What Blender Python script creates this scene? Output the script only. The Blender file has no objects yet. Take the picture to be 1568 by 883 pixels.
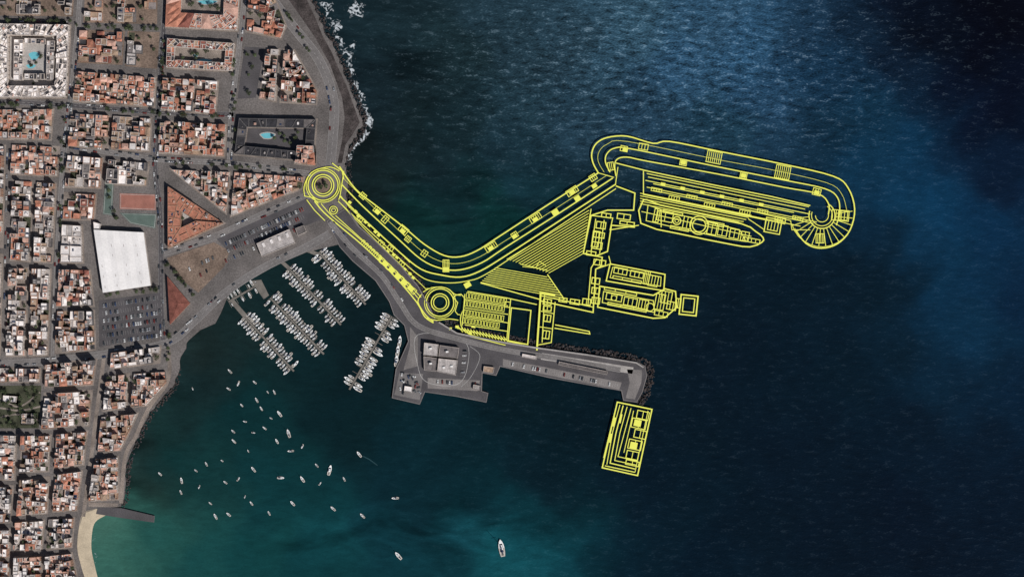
import bpy, math, random
import numpy as np
from mathutils import Vector, geometry, noise
random.seed(11)
R=random.random
def U(a,b): return a+(b-a)*R()
S=0.75
def M(p): return ((p[0]-784)*S,(441.5-p[1])*S)
def MM(ps): return [M(p) for p in ps]
scene=bpy.context.scene
COL=scene.collection
# ------------------------------------------------------------ materials
def srgb(c):
    return tuple(((x/255)/12.92 if x/255<=0.04045 else ((x/255+0.055)/1.055)**2.4) for x in c)
def newmat(name):
    m=bpy.data.materials.new(name); m.use_nodes=True
    nt=m.node_tree; b=nt.nodes['Principled BSDF']; return m,nt,b
def mat(name,rgb,var=0.3,big=0.12,fine=1.3,rough=0.9,rnd=0.0,finevar=None,lin=False,spec=0.2):
    m,nt,b=newmat(name); N=nt.nodes; L=nt.links
    c=rgb if lin else srgb(rgb)
    g=N.new('ShaderNodeNewGeometry')
    n1=N.new('ShaderNodeTexNoise'); n1.inputs['Scale'].default_value=big; n1.inputs['Detail'].default_value=5
    n2=N.new('ShaderNodeTexNoise'); n2.inputs['Scale'].default_value=fine; n2.inputs['Detail'].default_value=3
    L.new(g.outputs['Position'],n1.inputs['Vector']); L.new(g.outputs['Position'],n2.inputs['Vector'])
    a=N.new('ShaderNodeMapRange'); a.inputs[1].default_value=0.3; a.inputs[2].default_value=0.7
    a.inputs[3].default_value=1-var; a.inputs[4].default_value=1+var
    L.new(n1.outputs['Fac'],a.inputs[0])
    fv=var if finevar is None else finevar
    d=N.new('ShaderNodeMapRange'); d.inputs[1].default_value=0.3; d.inputs[2].default_value=0.7
    d.inputs[3].default_value=1-fv; d.inputs[4].default_value=1+fv
    L.new(n2.outputs['Fac'],d.inputs[0])
    mu=N.new('ShaderNodeMath'); mu.operation='MULTIPLY'; L.new(a.outputs[0],mu.inputs[0]); L.new(d.outputs[0],mu.inputs[1])
    out=mu.outputs[0]
    if rnd>0:
        oi=N.new('ShaderNodeObjectInfo'); r=N.new('ShaderNodeMapRange'); r.inputs[3].default_value=1-rnd; r.inputs[4].default_value=1+rnd
        L.new(oi.outputs['Random'],r.inputs[0])
        m2=N.new('ShaderNodeMath'); m2.operation='MULTIPLY'; L.new(out,m2.inputs[0]); L.new(r.outputs[0],m2.inputs[1]); out=m2.outputs[0]
    vm=N.new('ShaderNodeVectorMath'); vm.operation='SCALE'; vm.inputs[0].default_value=c; L.new(out,vm.inputs['Scale'])
    L.new(vm.outputs[0],b.inputs['Base Color']); b.inputs['Roughness'].default_value=rough
    b.inputs['Specular IOR Level'].default_value=spec
    return m
m_ground=mat('ground_asphalt',(100,95,93),0.28,0.03,0.6)
m_road=mat('road_asphalt',(112,108,107),0.16,0.05,0.8)
m_roadd=mat('dark_asphalt',(80,77,79),0.2,0.05,0.9)
m_pave=mat('pavement',(126,116,109),0.32,0.07,0.9)
m_earth=mat('bare_earth',(116,100,89),0.34,0.05,0.7)
m_rock=mat('volcanic_rock',(64,58,57),0.45,0.1,0.8)
m_sand=mat('beach_sand',(178,164,142),0.14,0.08,0.8)
m_conc=mat('concrete',(120,115,113),0.22,0.06,0.8)
m_conl=mat('light_concrete',(158,153,149),0.22,0.08,1.0)
m_wht=mat('white_paint',(222,219,217),0.06)
m_whr=mat('white_metal_roof',(226,222,220),0.07,0.06,0.5)
m_line=mat('road_paint',(172,170,167),0.2)
m_green=mat('grass',(66,68,54),0.4,0.12,1.0)
m_court1=mat('sports_court_red',(150,102,90),0.15)
m_court2=mat('sports_court_green',(90,104,98),0.15)
m_pool=mat('pool_water',(104,176,188),0.1,rough=0.2)
m_wall=mat('house_wall',(194,183,175),0.15,0.1,0.8,rnd=0.15)
m_wallt=mat('ochre_wall',(170,134,114),0.15,0.1,0.8,rnd=0.12)
m_walld=mat('dark_grey_wall',(104,101,101),0.15)
m_glass=mat('window_glass',(38,44,50),0.1,rough=0.2,spec=0.5)
rt={}
rt['w']=mat('white_roof',(222,215,212),0.22,0.18,1.2,rnd=0.18)
rt['l']=mat('pale_grey_roof',(172,165,162),0.28,0.2,1.2,rnd=0.22)
rt['g']=mat('grey_roof',(112,106,105),0.3,0.2,1.2,rnd=0.3)
rt['d']=mat('dark_roof',(58,57,61),0.32,0.2,1.2,rnd=0.2)
rt['t']=mat('terracotta_roof',(170,115,95),0.28,0.2,1.3,rnd=0.22)
rt['p']=mat('pink_tile_roof',(188,150,135),0.25,0.2,1.3,rnd=0.2)
rt['r']=mat('red_brown_roof',(128,80,70),0.28,0.2,1.3,rnd=0.2)
rt['b']=mat('tan_roof',(150,128,110),0.28,0.2,1.2,rnd=0.22)
m_leaf=mat('foliage',(50,58,42),0.4,0.4,2.0,rnd=0.25)
m_leafl=mat('foliage_light',(74,82,56),0.3,0.4,2.0,rnd=0.25)
m_bark=mat('bark',(92,76,62),0.2)
m_hull=mat('boat_hull_white',(228,228,227),0.05,rnd=0.1,rough=0.4,spec=0.4)
m_deck=mat('boat_deck',(192,186,178),0.1,rnd=0.2)
m_blue=mat('canvas_blue',(48,62,88),0.1,rnd=0.2)
m_dkb=mat('hull_dark',(50,56,66),0.1,rnd=0.2)
m_alu=mat('aluminium_mast',(190,190,192),0.05,rough=0.4)
m_pont=mat('pontoon_deck',(112,107,101),0.2)
m_tyre=mat('tyre',(24,24,24),0.1)
m_yel,nty,by=newmat('plan_line_yellow'); by.inputs['Base Color'].default_value=(0.80,0.81,0.135,1); by.inputs['Roughness'].default_value=0.9; by.inputs['Specular IOR Level'].default_value=0.0
# ------------------------------------------------------------ mesh builder
class B:
    def __init__(s): s.v=[];s.f=[];s.m=[];s.mats=[]
    def mi(s,m):
        if m not in s.mats: s.mats.append(m)
        return s.mats.index(m)
    def face(s,pts,m):
        i=len(s.v); s.v+= [tuple(p) for p in pts]; s.f.append(tuple(range(i,i+len(pts)))); s.m.append(s.mi(m))
    def mesh(s,name):
        me=bpy.data.meshes.new(name); me.from_pydata(s.v,[],s.f)
        for m in s.mats: me.materials.append(m)
        me.polygons.foreach_set('material_index',s.m); me.update(); return me
    def obj(s,name,parent=None,loc=(0,0,0)):
        o=bpy.data.objects.new(name,s.mesh(name)); COL.objects.link(o); o.location=loc
        if parent: o.parent=parent
        return o
def area(p): return 0.5*sum(p[i][0]*p[(i+1)%len(p)][1]-p[(i+1)%len(p)][0]*p[i][1] for i in range(len(p)))
def ccw(p): return list(p) if area(p)>0 else list(reversed(p))
def cen(p): return (sum(a[0] for a in p)/len(p),sum(a[1] for a in p)/len(p))
def inset(p,d):
    p=ccw(p); n=len(p); out=[]
    for i in range(n):
        a,b,c=p[i-1],p[i],p[(i+1)%n]
        d1=Vector((b[0]-a[0],b[1]-a[1])); d2=Vector((c[0]-b[0],c[1]-b[1]))
        if d1.length<1e-6 or d2.length<1e-6: out.append(b); continue
        d1.normalize(); d2.normalize()
        n1=Vector((-d1.y,d1.x)); n2=Vector((-d2.y,d2.x)); k=1+n1.dot(n2)
        if k<0.15: k=0.15
        q=(n1+n2)*(d/k); out.append((b[0]+q.x,b[1]+q.y))
    return out
def clip(p,pt,nr):
    out=[];n=len(p)
    for i in range(n):
        a,b=p[i],p[(i+1)%n]
        da=(a[0]-pt[0])*nr[0]+(a[1]-pt[1])*nr[1]; db=(b[0]-pt[0])*nr[0]+(b[1]-pt[1])*nr[1]
        if da>=0: out.append(a)
        if (da>0 and db<0) or (da<0 and db>0):
            t=da/(da-db); out.append((a[0]+(b[0]-a[0])*t,a[1]+(b[1]-a[1])*t))
    r=[]
    for q in out:
        if not r or (abs(q[0]-r[-1][0])+abs(q[1]-r[-1][1])>0.05): r.append(q)
    if len(r)>1 and abs(r[0][0]-r[-1][0])+abs(r[0][1]-r[-1][1])<0.05: r.pop()
    return r
def ext(p,d):
    v=[a[0]*d[0]+a[1]*d[1] for a in p]; return min(v),max(v)
def axis(p):
    best=0;ax=(1,0)
    for i in range(len(p)):
        a,b=p[i],p[(i+1)%len(p)]; l=math.hypot(b[0]-a[0],b[1]-a[1])
        if l>best: best=l; ax=((b[0]-a[0])/l,(b[1]-a[1])/l)
    return ax
def split(p,amax,ax=None,jit=0.16):
    if len(p)<3: return []
    if abs(area(p))<amax: return [p]
    a=ax or axis(p); b=(-a[1],a[0])
    ea=ext(p,a); eb=ext(p,b)
    if ea[1]-ea[0]<eb[1]-eb[0]: a,b=b,a; ea=eb
    t=ea[0]+(ea[1]-ea[0])*U(0.5-jit,0.5+jit)
    pt=(a[0]*t,a[1]*t)
    return split(clip(p,pt,a),amax,ax,jit)+split(clip(p,pt,(-a[0],-a[1])),amax,ax,jit)
def minw(p):
    a=axis(p); e=ext(p,(-a[1],a[0])); return e[1]-e[0]
def walls(b,p,z0,z1,m):
    n=len(p)
    for i in range(n):
        a,c=p[i],p[(i+1)%n]; b.face([(a[0],a[1],z0),(c[0],c[1],z0),(c[0],c[1],z1),(a[0],a[1],z1)],m)
def prism(b,p,z0,z1,ms,mt):
    p=ccw(p); walls(b,p,z0,z1,ms); b.face([(q[0],q[1],z1) for q in p],mt)
def windows(b,p,z0,z1):
    n=len(p)
    for i in range(n):
        a,c=p[i],p[(i+1)%n]; l=math.hypot(c[0]-a[0],c[1]-a[1])
        if l<3.2: continue
        d=((c[0]-a[0])/l,(c[1]-a[1])/l); nx,ny=d[1]*0.04,-d[0]*0.04
        k=int(l/3.2); st=max(1,int((z1-z0)/3))
        for s in range(st):
            for j in range(k):
                t=(j+0.5)*l/k; h0=z0+s*3+0.95; h1=h0+1.2; w=0.55
                if s==0 and j==0: h0=z0+0.05
                P=lambda tt,z:(a[0]+d[0]*tt+nx,a[1]+d[1]*tt+ny,z)
                b.face([P(t-w,h0),P(t+w,h0),P(t+w,h1),P(t-w,h1)],m_glass)
def flat(b,p,z0,z1,ms,mt,par=0.7,pw=0.3,win=True):
    p=ccw(p)
    if minw(p)<2.0: prism(b,p,z0,z1,ms,mt); return
    q=inset(p,pw); n=len(p); zt=z1+par
    walls(b,p,z0,zt,ms)
    if win: windows(b,p,z0,z1)
    for i in range(n):
        j=(i+1)%n
        b.face([(p[i][0],p[i][1],zt),(p[j][0],p[j][1],zt),(q[j][0],q[j][1],zt),(q[i][0],q[i][1],zt)],ms)
        b.face([(q[j][0],q[j][1],z1),(q[i][0],q[i][1],z1),(q[i][0],q[i][1],zt),(q[j][0],q[j][1],zt)],ms)
    b.face([(a[0],a[1],z1) for a in q],mt)
def hip(b,p,z0,z1,ms,mt,rise=None,win=True):
    p=ccw(p); n=len(p); walls(b,p,z0,z1,ms)
    if win: windows(b,p,z0,z1)
    w=minw(p); rise=rise or w*0.22
    e=inset(p,-0.3); q=inset(p,w*0.44)
    if area(q)<0.05 or area(q)>area(p): 
        c=cen(p); q=[(c[0]+(a[0]-c[0])*0.12,c[1]+(a[1]-c[1])*0.12) for a in p]
    for i in range(n):
        j=(i+1)%n
        b.face([(e[i][0],e[i][1],z1-0.05),(e[j][0],e[j][1],z1-0.05),(q[j][0],q[j][1],z1+rise),(q[i][0],q[i][1],z1+rise)],mt)
    b.face([(a[0],a[1],z1+rise) for a in q],mt)
def box(b,cx,cy,w,l,z0,z1,ang,ms,mt=None):
    c,s=math.cos(ang),math.sin(ang)
    p=[(cx+x*c-y*s,cy+x*s+y*c) for x,y in ((-w/2,-l/2),(w/2,-l/2),(w/2,l/2),(-w/2,l/2))]
    prism(b,p,z0,z1,ms,mt or ms)
def cyl(b,cx,cy,r,z0,z1,m,n=8):
    prism(b,[(cx+r*math.cos(2*math.pi*i/n),cy+r*math.sin(2*math.pi*i/n)) for i in range(n)],z0,z1,m,m)
ZG=2.0
def pick(s): return rt[random.choice(s)]
def clutter(b,p,z):
    a=axis(p); ang=math.atan2(a[1],a[0])
    q=inset(p,1.3)
    if minw(p)<4 : return
    for _ in range(random.choice([0,1,1,2,3])):
        w=[R() for _ in q]; s=sum(w); x=sum(w[i]*q[i][0] for i in range(len(q)))/s; y=sum(w[i]*q[i][1] for i in range(len(q)))/s
        k=R()
        if k<0.4: box(b,x,y,U(1.6,2.8),U(1.6,3.2),z,z+U(1.4,2.4),ang,m_wall,pick('wlgp'))
        elif k<0.65: cyl(b,x,y,U(0.5,0.8),z,z+1.3,random.choice([m_wht,rt['d'],rt['g']]))
        elif k<0.85: box(b,x,y,U(0.8,1.3),U(0.8,1.8),z,z+0.9,ang,random.choice([rt['w'],rt['g']]))
        else: box(b,x,y,U(1,2),U(2,4),z+0.2,z+0.32,ang,m_blue if R()<0.4 else rt['d'])
def house(lot,cols,lo=1,hi=3,pitch=0.15,name='terraced_house',patio=0.22,part=55):
    b=B(); lot=inset(lot,0.12)
    if abs(area(lot))<12 or minw(lot)<2.2: return
    ps=split(lot,part*U(0.45,1.9),jit=0.26); base=random.randint(lo,hi); mw=m_wallt if (R()<0.35 and any(c in cols for c in 'tpr')) else m_wall
    if R()<0.15: mw=m_walld
    main=pick(cols); done=False
    for i,p in enumerate(ps):
        if abs(area(p))<4: continue
        p=inset(p,0.02)
        if R()<patio and (len(ps)>1) and (done or i<len(ps)-1):
            prism(b,p,ZG+0.1,ZG+0.35,m_pave,pick('gbdg') if R()<0.75 else m_green); 
            if R()<0.5 and minw(p)>2.5:
                c=cen(p); cyl(b,c[0],c[1],U(0.6,1.2),ZG+0.3,ZG+U(1,2.2),m_leaf,6)
            continue
        done=True
        h=ZG+3.2*max(1,base+random.choice([-1,0,0,0,1])); mt=main if R()<0.5 else pick(cols)
        if R()<pitch: hip(b,p,ZG,h,mw,mt)
        else:
            flat(b,p,ZG,h,mw,mt,par=U(0.3,1.0)); clutter(b,p,h)
    if b.f: b.obj(name)
def pad(poly,m=None,name='pavement',z=ZG+0.13):
    b=B(); prism(b,poly,ZG-0.5,z,m_conc,m or m_pave); return b.obj(name)
def block(px,cols='wlgtpb',lot=150,lo=1,hi=3,pitch=0.15,gap=0.06,patio=0.22,part=55,name='terraced_house',margin=1.6,m=None,empty=None):
    p=MM(px); pad(p,m); q=inset(p,margin)
    for l in split(q,lot):
        if R()<gap:
            c=cen(l)
            if R()<0.6: tree_at(c[0]+U(-2,2),c[1]+U(-2,2))
            continue
        house(l,cols,lo,hi,pitch,name,patio,part)
# ------------------------------------------------------------ trees
def tree_mesh(name,r,h,seed):
    rnd=random.Random(seed); b=B()
    def tube(p0,p1,r0,r1,m,n=5):
        for i in range(n):
            a0=2*math.pi*i/n;a1=2*math.pi*(i+1)/n
            b.face([(p0[0]+r0*math.cos(a0),p0[1]+r0*math.sin(a0),p0[2]),(p0[0]+r0*math.cos(a1),p0[1]+r0*math.sin(a1),p0[2]),
                    (p1[0]+r1*math.cos(a1),p1[1]+r1*math.sin(a1),p1[2]),(p1[0]+r1*math.cos(a0),p1[1]+r1*math.sin(a0),p1[2])],m)
    tube((0,0,0),(0,0,h*0.5),0.22,0.15,m_bark)
    cl=[]
    for k in range(9):
        a=rnd.uniform(0,6.28); d=rnd.uniform(0.2,0.75)*r; e=(d*math.cos(a),d*math.sin(a),h*rnd.uniform(0.6,0.95)); cl.append(e)
        tube((0,0,h*0.45),e,0.1,0.04,m_bark,4)
    for e in cl:
        rr=r*rnd.uniform(0.28,0.5); mm=m_leaf if rnd.random()<0.6 else m_leafl
        for i in range(34):
            v=Vector((rnd.gauss(0,1),rnd.gauss(0,1),rnd.gauss(0,0.8))); v.normalize(); v*=rr*rnd.uniform(0.5,1.05)
            c=Vector(e)+v; u=Vector((rnd.gauss(0,1),rnd.gauss(0,1),rnd.gauss(0,0.5))).normalized(); w=u.cross(Vector((0,0,1)) if abs(u.z)<0.9 else Vector((1,0,0))).normalized()
            s=rnd.uniform(0.2,0.42)
            b.face([c-u*s,c+w*s*0.6,c+u*s,c-w*s*0.6],mm)
    return b.mesh(name)
def palm_mesh():
    b=B(); n=6
    for i in range(n):
        a0=2*math.pi*i/n;a1=2*math.pi*(i+1)/n
        b.face([(0.25*math.cos(a0),0.25*math.sin(a0),0),(0.25*math.cos(a1),0.25*math.sin(a1),0),(0.15*math.cos(a1),0.15*math.sin(a1),6),(0.15*math.cos(a0),0.15*math.sin(a0),6)],m_bark)
    for k in range(18):
        a=k*2.4; L=U(2.2,2.9); up=U(0.1,0.9); c,s=math.cos(a),math.sin(a)
        pts=[(L*t*c,L*t*s,6+up*t*2-2.4*t*t) for t in (0,0.35,0.7,1)]; ws=[0.1,0.38,0.3,0.03]
        for i in range(3):
            p,q=pts[i],pts[i+1]
            b.face([(p[0]-s*ws[i],p[1]+c*ws[i],p[2]),(p[0]+s*ws[i],p[1]-c*ws[i],p[2]),(q[0]+s*ws[i+1],q[1]-c*ws[i+1],q[2]),(q[0]-s*ws[i+1],q[1]+c*ws[i+1],q[2])],m_leaf if k%3 else m_leafl)
    return b.mesh('palm_tree')
TM=[tree_mesh('street_tree',2.6,5.5,1),tree_mesh('street_tree',2.1,4.6,2),tree_mesh('street_tree',3.1,6.5,3)]
PM=palm_mesh()
def inst(me,name,x,y,z,rot=0,sc=1):
    o=bpy.data.objects.new(name,me); o.location=(x,y,z); o.rotation_euler=(0,0,rot); o.scale=(sc,sc,sc); COL.objects.link(o); return o
def tree_at(x,y,palm=0.3):
    if R()<palm: inst(PM,'palm_tree',x,y,ZG+0.1,U(0,6.28),U(0.8,1.2))
    else: inst(random.choice(TM),'street_tree',x,y,ZG+0.1,U(0,6.28),U(0.7,1.25))
# ------------------------------------------------------------ ribbons
def smooth(pts,n=4,closed=False):
    out=[];k=len(pts)
    rng=range(k if closed else k-1)
    for i in rng:
        g=lambda j: Vector(pts[j%k]) if closed else Vector(pts[max(0,min(k-1,j))])
        p0,p1,p2,p3=g(i-1),g(i),g(i+1),g(i+2)
        for s in range(n):
            t=s/n
            out.append(tuple(0.5*((2*p1)+(-p0+p2)*t+(2*p0-5*p1+4*p2-p3)*t*t+(-p0+3*p1-3*p2+p3)*t**3)))
    if not closed: out.append(tuple(pts[-1]))
    return out
def ribbon(b,pts,w,z,m,closed=False):
    n=len(pts); Lf=[];Rt=[]
    for i in range(n):
        if closed: a,c=pts[i-1],pts[(i+1)%n]
        else: a,c=pts[max(0,i-1)],pts[min(n-1,i+1)]
        p=pts[i]
        d1=Vector((p[0]-a[0],p[1]-a[1])); d2=Vector((c[0]-p[0],c[1]-p[1]))
        if d1.length<1e-6: d1=d2.copy()
        if d2.length<1e-6: d2=d1.copy()
        if d1.length<1e-6: return
        d1.normalize(); d2.normalize(); n1=Vector((-d1.y,d1.x)); n2=Vector((-d2.y,d2.x)); k=max(0.5,1+n1.dot(n2))
        q=(n1+n2)*(w/2/k)
        Lf.append((p[0]+q.x,p[1]+q.y,z)); Rt.append((p[0]-q.x,p[1]-q.y,z))
    for i in range(n if closed else n-1):
        j=(i+1)%n; b.face([Rt[i],Rt[j],Lf[j],Lf[i]],m)
def road(px,w,m=None,name='road',z=ZG+0.03,dash=True,sm=True):
    b=B(); p=MM(px); p=smooth(p,6) if sm else p
    ribbon(b,p,w*S,z,m or m_road)
    if dash:
        acc=0
        for i in range(len(p)-1):
            a,c=Vector(p[i]),Vector(p[i+1]); l=(c-a).length; t=0
            while t<l:
                if int((acc+t)/3)%2==0:
                    u=min(l,t+2.9); q0=a.lerp(c,t/l); q1=a.lerp(c,u/l)
                    if (q1-q0).length>0.2: ribbon(b,[tuple(q0),tuple(q1)],0.2,z+0.02,m_line)
                t+=3
            acc+=l
        for sgn in (-1,1):
            e=[]
            for i in range(len(p)):
                a=Vector(p[max(0,i-1)]);c=Vector(p[min(len(p)-1,i+1)]); d=(c-a).normalized(); e.append((p[i][0]-d.y*sgn*(w*S/2-0.4),p[i][1]+d.x*sgn*(w*S/2-0.4)))
            ribbon(b,e,0.14,z+0.04,m_line)
    return b.obj(name)
# ------------------------------------------------------------ land
def poly_tri(b,p,z,m):
    vs=[Vector((a[0],a[1],0)) for a in p]
    for t in geometry.tessellate_polygon([vs]):
        q=[p[i] for i in t]
        if area(q)<0: q.reverse()
        b.face([(a[0],a[1],z) for a in q],m)
def rough(pts,amp,n):
    out=[]
    for i in range(len(pts)-1):
        for s in range(n):
            t=s/n; x=pts[i][0]+(pts[i+1][0]-pts[i][0])*t; y=pts[i][1]+(pts[i+1][1]-pts[i][1])*t
            out.append((x+U(-amp,amp),y+U(-amp,amp)))
    out.append(pts[-1]); return out
coastN=rough([(300,-900),(400,-300),(448,-60),(466,-20),(476,0),(488,25),(498,50),(513,75),(523,100),(536,130),(545,160),(556,188),(546,208),(533,225),(528,250),(532,275),(532,300),(530,335)],2.2,5)
inner=[(520,374),(470,386),(425,405),(395,422),(362,440),(348,456),(338,480),(330,495),(307,505),(290,520)]
coastS=rough([(290,520),(278,545),(272,575),(262,595),(240,618),(222,645),(212,670),(200,690),(193,720),(192,750),(186,775)],1.8,4)
coast=[(300,-4000)]+coastN+inner+coastS+[(150,778),(128,785),(121,810),(119,840),(126,870),(134,900),(120,1400),(0,5000),(-5000,5000),(-5000,-4000)]
b=B(); lp=ccw(MM(coast)); poly_tri(b,lp,ZG,m_ground); walls(b,lp,-2,ZG,m_rock); b.obj('ground')
b=B()
bi=smooth([(150,778),(128,785),(121,810),(119,840),(126,870),(134,900),(135,950)],4); bo=smooth([(163,790),(149,800),(144,815),(143,840),(148,865),(155,900),(157,950)],4)
bm=[((a[0]*0.3+c[0]*0.7),(a[1]*0.3+c[1]*0.7)) for a,c in zip(bi,bo)]
for i in range(len(bi)-1):
    for (A,za),(C,zc) in (((bi,ZG+0.05),(bm,0.7)),((bm,0.7),(bo,-0.5))):
        q=[M(A[i]),M(A[i+1]),M(C[i+1]),M(C[i])]; b.face([(q[0][0],q[0][1],za),(q[1][0],q[1][1],za),(q[2][0],q[2][1],zc),(q[3][0],q[3][1],zc)],m_sand)
b.obj('beach')
b=B(); rs=MM([(470,-40),(470,0),(484,30),(494,55),(508,80),(518,104),(531,132),(541,160),(551,188),(541,205),(529,222),(524,250),(517,250),(524,215),(528,180),(524,150),(506,100),(484,60),(462,28),(442,0),(430,-40)])
poly_tri(b,ccw(rs),ZG+0.05,m_rock); b.obj('rocky_shore')
def rocks(path,width,n,name,zt=1.6,smin=0.6,smax=1.6,side=0):
    b=B(); P=MM(path); seg=[math.dist(P[i],P[i+1]) for i in range(len(P)-1)]; T=sum(seg)
    for _ in range(n):
        t=U(0,T); i=0
        while t>seg[i] and i<len(seg)-1: t-=seg[i]; i+=1
        a,c=Vector(P[i]),Vector(P[i+1]); d=(c-a).normalized(); o=U(0,1); q=a.lerp(c,min(1,t/seg[i]))+Vector((-d.y,d.x))*(o-0.5)*width*S
        s=U(smin,smax); z=zt*(1-abs(o-0.5)*1.2)*U(0.3,1)
        ang=U(0,6.28); k=6
        ring=[(q.x+s*U(0.7,1.2)*math.cos(ang+j*6.28/k),q.y+s*U(0.7,1.2)*math.sin(ang+j*6.28/k)) for j in range(k)]
        top=(q.x+U(-.2,.2)*s,q.y+U(-.2,.2)*s,z+s*0.7); mm=random.choice([m_rock,m_rock,m_rock,rt['d']])
        for j in range(k):
            a1,a2=ring[j],ring[(j+1)%k]
            m1=((a1[0]+top[0])/2+(a1[0]-top[0])*0.25,(a1[1]+top[1])/2+(a1[1]-top[1])*0.25,z+s*0.45); m2=((a2[0]+top[0])/2+(a2[0]-top[0])*0.25,(a2[1]+top[1])/2+(a2[1]-top[1])*0.25,z+s*0.45)
            b.face([(a1[0],a1[1],-0.6),(a2[0],a2[1],-0.6),m2,m1],mm); b.face([m1,m2,top],mm)
    return b.obj(name)
rocks([(466,-20),(488,25),(513,75),(536,130),(558,188),(546,210),(531,228),(530,250),(534,290),(533,330)],14,900,'shore_rocks')
rocks([(272,560),(266,592),(240,620),(222,647),(212,672),(200,692),(194,720),(194,750),(188,776)],12,420,'shore_rocks',0.9)
# ------------------------------------------------------------ jetty and port platform
ZJ=2.5
jet=[(500,338),(530,318),(548,345),(575,368),(610,402),(640,436),(655,462),(668,490),(700,508),(760,520),(820,530),(900,541),(975,553),(988,560),(991,575),(984,600),(975,616),(954,613),(951,598),(900,589),(840,578),(766,561),(760,575),(739,571),(738,598),(748,601),(745,616),(700,607),(651,600),(643,619),(600,609),(606,565),(625,522),(619,498),(603,482),(596,462),(575,430),(540,400),(520,378)]
jp=ccw(MM(jet)); b=B(); poly_tri(b,jp,ZJ,m_roadd); walls(b,jp,-2,ZJ,m_conc); J=b.obj('harbour_jetty')
b=B()
ribbon(b,inset(jp,0.6),0.7,ZJ+0.03,m_conc,closed=True)
for pl,mm,z in (([(770,549),(952,585),(948,596),(770,560)],m_conc,0.05),([(830,540),(970,562),(968,572),(828,550)],m_conl,0.05),
             ([(960,565),(983,566),(982,585),(972,611),(958,609),(964,585)],m_conc,0.05),
             ([(612,570),(648,572),(643,612),(604,604)],m_road,0.05),([(655,578),(735,582),(732,598),(655,594)],m_conc,0.05),
             ([(628,500),(640,515),(640,560),(618,566),(628,530)],m_conc,0.05)):
    poly_tri(b,ccw(MM(pl)),ZJ+z,mm)
b.obj('quay_deck')
def wall_line(px,w,z0,z1,m,name):
    b=B(); p=MM(px)
    for i in range(len(p)-1):
        a,c=p[i],p[i+1]; l=math.dist(a,c); d=((c[0]-a[0])/l,(c[1]-a[1])/l); nx,ny=-d[1]*w/2,d[0]*w/2
        prism(b,[(a[0]-nx,a[1]-ny),(c[0]-nx,c[1]-ny),(c[0]+nx,c[1]+ny),(a[0]+nx,a[1]+ny)],z0,z1+0.01*i,m,m)
    return b.obj(name)
wall_line([(672,493),(700,510),(760,522),(820,532),(900,543),(974,555),(985,562)],1.6,ZJ,ZJ+2.2,m_conl,'sea_wall')
wall_line([(534,322),(550,347),(577,371),(612,405),(640,438),(654,464)],1.2,ZJ,ZJ+1.6,m_conc,'sea_wall')
rocks([(680,492),(760,515),(820,526),(900,537),(978,549),(995,560),(997,580),(990,602),(980,618)],11,900,'rock_armour',1.8)
rocks([(540,330),(560,350),(615,398),(645,435),(668,480)],9,420,'rock_armour',1.8)
b=B()
def PB(b,px,h,ms,mt,z=ZJ): flat(b,MM(px),z,z+h,ms,mt,win=True)
PB(b,[(650,524),(672,527),(670,545),(649,543)],6,m_wall,rt['l']); PB(b,[(674,528),(703,532),(701,548),(672,545)],5,m_wall,rt['g'])
PB(b,[(649,545),(670,548),(668,568),(650,566)],4.5,m_wall,rt['g']); PB(b,[(672,548),(701,551),(698,574),(670,568)],7,m_wall,rt['l'])
for x,y in ((660,533),(685,538),(692,560),(660,556),(680,562)):
    q=M((x,y)); box(b,q[0],q[1],3,2,ZJ+4,ZJ+8.2,0.1,m_wht)
b.obj('port_terminal_building')
b=B(); ribbon(b,smooth(MM([(640,512),(710,522),(716,560),(700,588),(655,585),(640,560)]),6,True),0.5,ZJ+0.08,m_line,True)
ribbon(b,smooth(MM([(720,530),(735,545),(722,575),(706,592)]),6),0.4,ZJ+0.1,m_line); b.obj('road_marking')
for pl,c in (([(741,560),(757,562),(755,571),(740,569)],'b'),([(620,590),(632,592),(631,600),(619,598)],'w'),([(725,588),(736,590),(734,597),(724,595)],'l'),([(856,553),(930,568),(929,573),(855,558)],'g'),([(800,541),(822,545),(821,550),(799,546)],'l')):
    b=B(); flat(b,MM(pl),ZJ,ZJ+3,m_wall,rt[c]); b.obj('quay_shed')
b=B(); prism(b,MM([(150,776),(186,777),(237,789),(236,799),(186,792),(148,786)]),-2,ZG+0.1,m_conc,m_roadd); b.obj('stone_pier')
# ------------------------------------------------------------ roads
road([(400,-40),(418,0),(452,45),(486,88),(505,130),(512,165),(510,210),(505,262)],15)
road([(-40,150),(0,155),(110,162),(240,172),(360,176)],8,m_roadd)
road([(96,222),(240,244),(350,250),(490,268)],8)
road([(126,-40),(118,60),(108,160),(98,240),(88,400),(82,548)],8)
road([(255,-40),(250,60),(243,170),(238,255),(246,330),(247,450),(250,520)],8,m_roadd)
road([(378,-40),(368,60),(355,170),(352,245)],8)
road([(-40,560),(80,552),(160,542),(255,525),(300,490),(340,452),(400,412),(470,378),(505,358)],12)
road([(160,545),(150,620),(140,700),(128,790)],6,m_pave,dash=False)
road([(250,388),(330,362),(400,330),(480,296)],11)
road([(258,530),(258,580),(228,625),(208,668),(192,700),(186,770)],6,m_pave,dash=False)
road([(505,340),(540,380),(585,422),(612,462),(640,498),(700,518),(770,535),(850,548),(950,566)],8,m_road,z=ZJ+0.12)
b=B(); c=M((495,284)); ribbon(b,[(c[0]+13.5*math.cos(i*0.2618),c[1]+13.5*math.sin(i*0.2618)) for i in range(24)],7.5,ZG+0.12,m_road,True); cyl(b,c[0],c[1],9,ZG,ZG+0.3,m_earth,24); b.obj('roundabout')
for _ in range(5): tree_at(c[0]+U(-5,5),c[1]+U(-5,5),0.7)
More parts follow.
